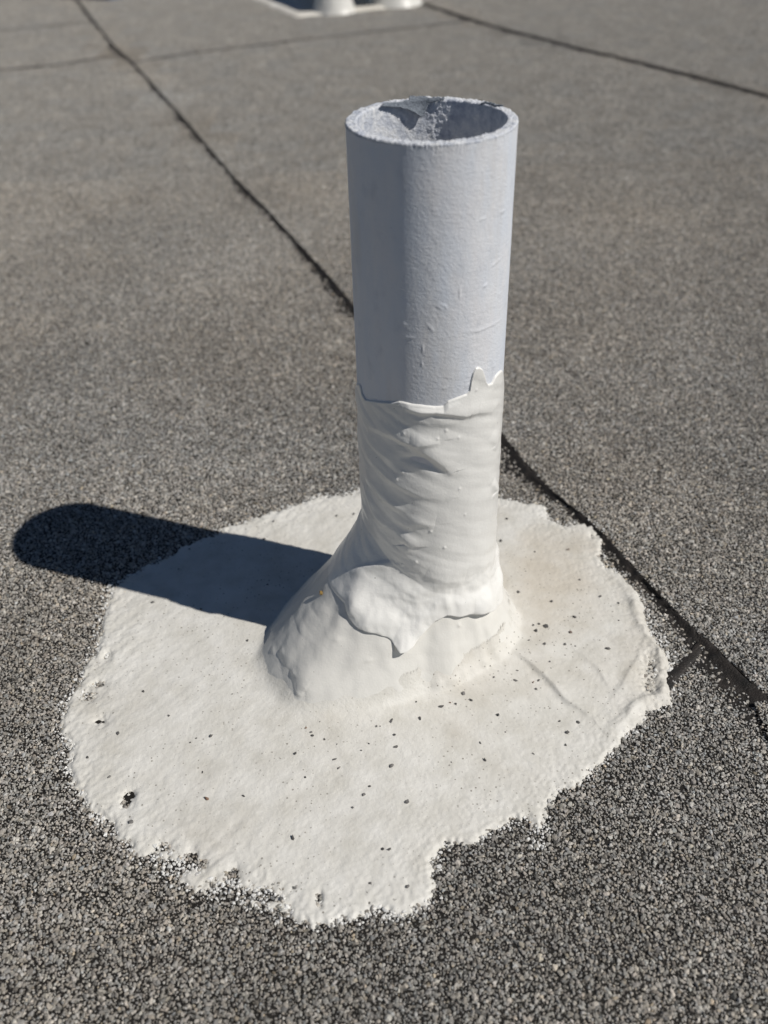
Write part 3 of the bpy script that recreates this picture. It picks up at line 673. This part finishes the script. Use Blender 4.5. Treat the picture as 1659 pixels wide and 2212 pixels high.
# peeled film hanging over the far rim
def zf(zx, zy): return ((940 + zx/3.072)*.76806, (250 + zy/3.072)*.76806)
def film(px, peel, name='paint_flake', off_=.0012):
    pts = [cyl_hit(x, y, RI - off_, True) for x, y in px]; q = np.array([(a*RI, b) for a, b in pts])
    h = .0004; sx = np.arange(q[:, 0].min() - h, q[:, 0].max() + 2*h, h); sz = np.arange(q[:, 1].min() - h, q[:, 1].max() + 2*h, h)
    SX, SZ = np.meshgrid(sx, sz); ins = np.zeros(SX.shape, bool); JX = SX + .0003*noise(SX*900, SZ*900, 0, 131); JZ = SZ + .0003*noise(SX*900, SZ*900, 0, 132)
    for i in range(len(q)):
        a, b = q[i], q[(i+1) % len(q)]; ins ^= ((a[1] > JZ) != (b[1] > JZ)) & (JX < (b[0]-a[0])*(JZ-a[1])/(b[1]-a[1] + 1e-12) + a[0])
    PE, RO = np.vectorize(lambda a, z: peel(a, z)[0])(SX/RI, SZ), np.vectorize(lambda a, z: peel(a, z)[1])(SX/RI, SZ)
    R_ = RI - off_ - PE + RO + .0003*noise(SX*160, SZ*160, 0, 133); A_ = SX/RI
    F_ = grid_faces(*SX.shape); F_ = F_[ins.ravel()[F_].all(1)]; nv = SX.size
    P1 = np.stack([R_*np.cos(A_), R_*np.sin(A_), SZ], -1).reshape(-1, 3); P2 = np.stack([(R_-.0006)*np.cos(A_), (R_-.0006)*np.sin(A_), SZ], -1).reshape(-1, 3)
    ed_ = np.vstack([F_[:, [k, (k+1) % 4]] for k in range(4)]); key = np.sort(ed_, 1); u_, ix, ct = np.unique(key, axis=0, return_index=True, return_counts=True); be = ed_[ix[ct == 1]]
    FF = np.vstack([F_, F_[:, ::-1] + nv, np.stack([be[:, 1], be[:, 0], be[:, 0] + nv, be[:, 1] + nv], -1)]); us_, iv = np.unique(FF, return_inverse=True)
    return link(name, mesh_np(name, np.vstack([P1, P2])[us_], iv.reshape(-1, 4)), M_FLAKE, pipe_root)
f1 = [zf(*p) for p in ((388, 156), (440, 116), (500, 114), (560, 110), (640, 92), (655, 66), (720, 62), (790, 62), (812, 73), (880, 70), (955, 70), (955, 100), (890, 108), (830, 122), (812, 150), (795, 190), (782, 228), (742, 240), (720, 222), (690, 202), (620, 172), (540, 157), (460, 158))]
film(f1, lambda a, z: (.0035*float(sstep(ZT - .001, ZT - .016, z)) + (.0040*float(sstep(math.radians(92), math.radians(112), a)))*float(sstep(ZT + .001, ZT - .010, z)), .0045*float(sstep(ZT - .0005, ZT + .006, z))))
f2 = [zf(*p) for p in ((1235, 152), (1265, 130), (1300, 104), (1345, 112), (1390, 128), (1450, 140), (1452, 152), (1400, 158), (1350, 138), (1310, 130), (1270, 142))]
film(f2, lambda a, z: (.0010, .0020*float(sstep(ZT, ZT + .004, z))))

# ------------------------------------------------------------------ loose grains lying on the coating
LOOSE = []
def add_loose(x0, y0, s, lst):
    for zx, zy, r in lst: LOOSE.append((x0 + zx/s, y0 + zy/s, r/s))
add_loose(600, 2000, 2.37, [(1188, 60, 14), (1380, 45, 12), (1208, 152, 10), (1218, 233, 14), (1186, 358, 14), (1295, 600, 15), (1000, 550, 12), (930, 637, 8), (806, 316, 11), (838, 372, 10), (545, 275, 12), (652, 135, 8), (660, 158, 8), (617, 106, 7), (740, 181, 7), (612, 436, 7), (198, 562, 9), (529, 836, 14), (1130, 912, 11), (1172, 915, 11), (1042, 494, 7), (985, 255, 6), (1044, 1135, 11), (1292, 1163, 12), (710, 62, 6), (825, 213, 5), (1088, 97, 8), (1112, 97, 5), (1036, 210, 5), (1545, 858, 10), (1587, 335, 5), (140, 1060, 12)])
add_loose(650, 1400, 1.843, [(1091, 1075, 11), (1242, 1044, 8), (1165, 1062, 7), (1135, 1056, 5), (1205, 1010, 9), (1383, 1121, 8), (1343, 872, 10), (1363, 926, 6), (1478, 943, 9), (1567, 952, 6), (1580, 987, 7), (1595, 942, 7), (1630, 662, 11), (1580, 684, 8), (1568, 654, 7), (1598, 650, 6), (1495, 656, 8), (1545, 735, 5), (1625, 757, 9), (1490, 486, 9), (1398, 220, 7), (1005, 970, 6), (958, 1052, 5), (388, 1188, 5), (314, 1092, 6), (420, 1225, 7), (1485, 890, 6), (1430, 105, 7), (1575, 275, 5), (170, 210, 7), (635, 80, 6), (548, 90, 6), (220, 118, 6), (85, 737, 7), (1293, 1265, 6)])
add_loose(1300, 1350, 1.929, [(608, 738, 9), (587, 822, 10), (450, 790, 11), (445, 888, 10), (558, 888, 8), (790, 910, 10), (485, 655, 8), (305, 605, 8), (637, 536, 6), (748, 628, 7), (577, 370, 8), (207, 327, 8), (849, 663, 6), (475, 988, 6), (850, 757, 5), (152, 1008, 11), (290, 1085, 8), (398, 1130, 7), (46, 1190, 9), (193, 1270, 9), (629, 1310, 8), (530, 1303, 6), (568, 1365, 11), (100, 1420, 8), (562, 1433, 7), (385, 1480, 6), (122, 1512, 9), (614, 897, 5), (235, 1362, 5), (247, 205, 5)])
add_loose(0, 1350, 2.074, [(890, 708, 8), (1172, 750, 7), (833, 1228, 8), (985, 1373, 7), (1355, 1242, 5), (1105, 400, 6), (1040, 515, 6), (1560, 605, 6), (1540, 340, 7), (1598, 235, 6)])
add_loose(100, 2000, 2.074, [(480, 125, 9), (1022, 140, 9), (937, 152, 6), (900, 177, 5), (970, 348, 7), (1515, 240, 10), (995, 505, 12), (1210, 490, 8), (1573, 382, 6), (1500, 730, 13), (775, 25, 7), (300, 265, 9), (430, 380, 10), (555, 645, 12), (1160, 930, 16), (1430, 1080, 11)])
kept = []
for x, y, r in LOOSE:
    if all((x-a)**2 + (y-b)**2 > 64 for a, b, _ in kept): kept.append((x, y, r))
M_LOOSE, N, L, B = new_mat('loose_stone', rough=.8, spec=.3)
oi = nd(N, 'ShaderNodeObjectInfo')
L.new(ramp(N, L, oi.outputs['Random'], [(0, (.06, .058, .055)), (.6, (.13, .125, .12)), (.88, (.20, .19, .18)), (1, (.22, .13, .08))]), B.inputs['Base Color'])
lshapes = []
for me in shapes[:8]:
    c_ = me.copy(); c_.materials.clear(); c_.materials.append(M_LOOSE); c_.name = 'loose_granule'; lshapes.append(c_)
for i, (x, y, r) in enumerate(kept):
    p = gnd(x*.76806, y*.76806, .003); dz = (p - C) @ fw; hh = float(puddle_h(np.array([p[0]]), np.array([p[1]]))[0][0]); rad = r * dz / (FPX*1.302) * 1.25
    o = link('loose_granule', lshapes[i % 8]); o.location = (p[0], p[1], max(hh, 0) + rad*.32); o.scale = (rad,)*3; o.rotation_euler = (random.uniform(-.3, .3), random.uniform(-.3, .3), random.uniform(0, 6.28))
    if y < 1700 and x < 1000: w_ = ('small dark stray granule on the white coating left behind the pipe, near its shadow', 'stray granules behind the pipe on the left')
    elif x > 1330 and y < 2020: w_ = ('small dark stray granule on the white coating right of the boot', 'stray granules right of the boot')
    elif x < 720: w_ = ('small dark stray granule on the left part of the white coating before the boot', 'stray granules on the left part of the coating')
    else: w_ = ('small dark stray granule on the white coating straight in front of the boot', 'stray granules in front of the boot')
    tag(o, w_[0], 'granule', w_[1])
a, b = hit_boot(*z4(473, 490), 0.0); rr_ = float(boot_r(np.array(a), np.array(b)))
M_RUST, N, L, B = new_mat('rusty_stone', (.20, .13, .035), .7)
me = shapes[2].copy(); me.materials.clear(); me.materials.append(M_RUST); me.name = 'stuck_granule'
o = link('stuck_granule', me); o.location = ((rr_+.0008)*math.cos(a), (rr_+.0008)*math.sin(a), b); o.scale = (.0027,)*3; o.rotation_euler = (.6, .4, 1.1)
tag(o, 'yellow brown grain stuck to the left slope of the white boot', 'granule')

# ------------------------------------------------------------------ far side: coated pad with an equipment stand, metal housing
N0, R1, L1 = gnd(640, 42), gnd(915, 14), gnd(545, 3)
ex = (R1 - N0)[:2]; ey = (L1 - N0)[:2]; ey = ey * 1.45
def pad_pt(u, v_): return N0[:2] + ex*u + ey*v_
nu = 60; us = np.linspace(0, 1, nu); UU, VV = np.meshgrid(us, us)
ed = np.minimum(np.minimum(UU, 1-UU)*np.linalg.norm(ex), np.minimum(VV, 1-VV)*np.linalg.norm(ey))
PX = N0[0] + ex[0]*UU + ey[0]*VV; PY = N0[1] + ex[1]*UU + ey[1]*VV
ZZ = .001 + .008*sstep(0, .014, ed) + .0012*noise(PX*40, PY*40, 0, 121)
PX = PX + .006*noise(PX*25, PY*25, 0, 122)*(ed < .01); PY = PY + .006*noise(PX*25, PY*25, 0, 123)*(ed < .01)
pad = link('coated_pad', mesh_np('coated_pad', np.stack([PX, PY, ZZ], -1).reshape(-1, 3), grid_faces(nu, nu)), M_PAD)
tag(pad, 'cream coated rectangular pad on the roof at the far edge', 'pad')
stand = link('equipment_stand', None); c0 = gnd(722, 30); stand.location = (c0[0], c0[1], .009)
tag(stand, 'white coated stand legs rising from the far cream pad', 'stand')
def lathe(name, prof, mat, loc, lump=0.0, seed=0, n=64):
    th = np.linspace(0, 2*np.pi, n, endpoint=False); pr = np.array(prof); R = pr[:, 0][:, None] + 0*th; Z = pr[:, 1][:, None] + 0*th
    R = R*(1 + lump*noise(np.cos(th)[None, :]*2 + 0*Z, np.sin(th)[None, :]*2 + 0*Z, Z*30, seed)); X, Y = R*np.cos(th), R*np.sin(th)
    o = link(name, mesh_np(name, np.stack([X, Y, Z], -1).reshape(-1, 3), grid_faces(len(pr), n, True)), mat, stand); o.location = loc; return o
def leg(px, base_w, top_w):
    g = gnd(*px, .009); l = (g[0]-c0[0], g[1]-c0[1], 0)
    k = ((g - C) @ fw)/FPX/2; b_, t_ = base_w*k, top_w*k
    lathe('boot', [(b_*1.06, -.006), (b_*1.0, .002), (b_*.95, .010), (b_*.87, .025), (t_*1.06, .045), (t_*.98, .06), (t_*.9, .07)], M_BOOT, l, .06, int(px[0]))
    lathe('leg', [(t_*.8, .0), (t_*.8, .084), (.001, .084)], M_SLEEVE, l)
leg((722, 20), 90, 64); leg((852, 3), 116, 90)
eu, ev = ex/np.linalg.norm(ex), ey/np.linalg.norm(ey); u0_, u1_, v0_, v1_ = .10, .43, -.015, .26
bm = bmesh.new(); bmesh.ops.create_cube(bm, size=1)
for v_ in bm.verts:
    p = N0[:2] + eu*(u0_ if v_.co.x < 0 else u1_) + ev*(v0_ if v_.co.y < 0 else v1_); v_.co = (p[0]-c0[0], p[1]-c0[1], (.085 if v_.co.z < 0 else .118))
bmesh.ops.bevel(bm, geom=bm.edges[:], offset=.004, segments=2, affect='EDGES'); bmesh.ops.recalc_face_normals(bm, faces=bm.faces[:])
me = bpy.data.meshes.new('shadow_platform'); bm.to_mesh(me); bm.free(); link('shadow_platform', me, M_METAL, stand)  # unseen slab above the frame, added and sized to shade the pad

box_root = link('metal_housing', None); b0 = gnd(226, 3); b1 = gnd(66, 3); d_ = (b1 - b0)[:2]; ln_ = np.linalg.norm(d_)
nrm = np.array([-.55, -.835]); ang = math.atan2(.55, -.835) + math.pi/2
tag(box_root, 'dark shaded base of a metal housing at the top left edge', 'housing')
dirx = np.array([-.835, .55]); mid_ = b0[:2] + dirx*.16 + np.array([.835, .55])*0
box_root.location = (mid_[0], mid_[1], 0); box_root.rotation_euler = (0, 0, math.atan2(-.55, .835))
M_HOUSING_SHADE, N, L, B = new_mat('housing_shade', (.05, .10, .19), .55)  # shade on a pale housing, put into its base colour as navy
def cbox(name, s, loc, mat):
    bm = bmesh.new(); bmesh.ops.create_cube(bm, size=1); bmesh.ops.scale(bm, vec=s, verts=bm.verts); bmesh.ops.bevel(bm, geom=bm.edges[:], offset=.003, segments=2, affect='EDGES')
    me = bpy.data.meshes.new(name); bm.to_mesh(me); bm.free(); o = link(name, me, mat, box_root); o.location = loc; return o
cbox('curb', (.36, .26, .10), (0, .13, .05), M_HOUSING_SHADE); cbox('cabinet', (.33, .23, .22), (0, .13, .211), M_HOUSING_SHADE); cbox('lid', (.37, .27, .02), (0, .13, .332), M_HOUSING_SHADE)
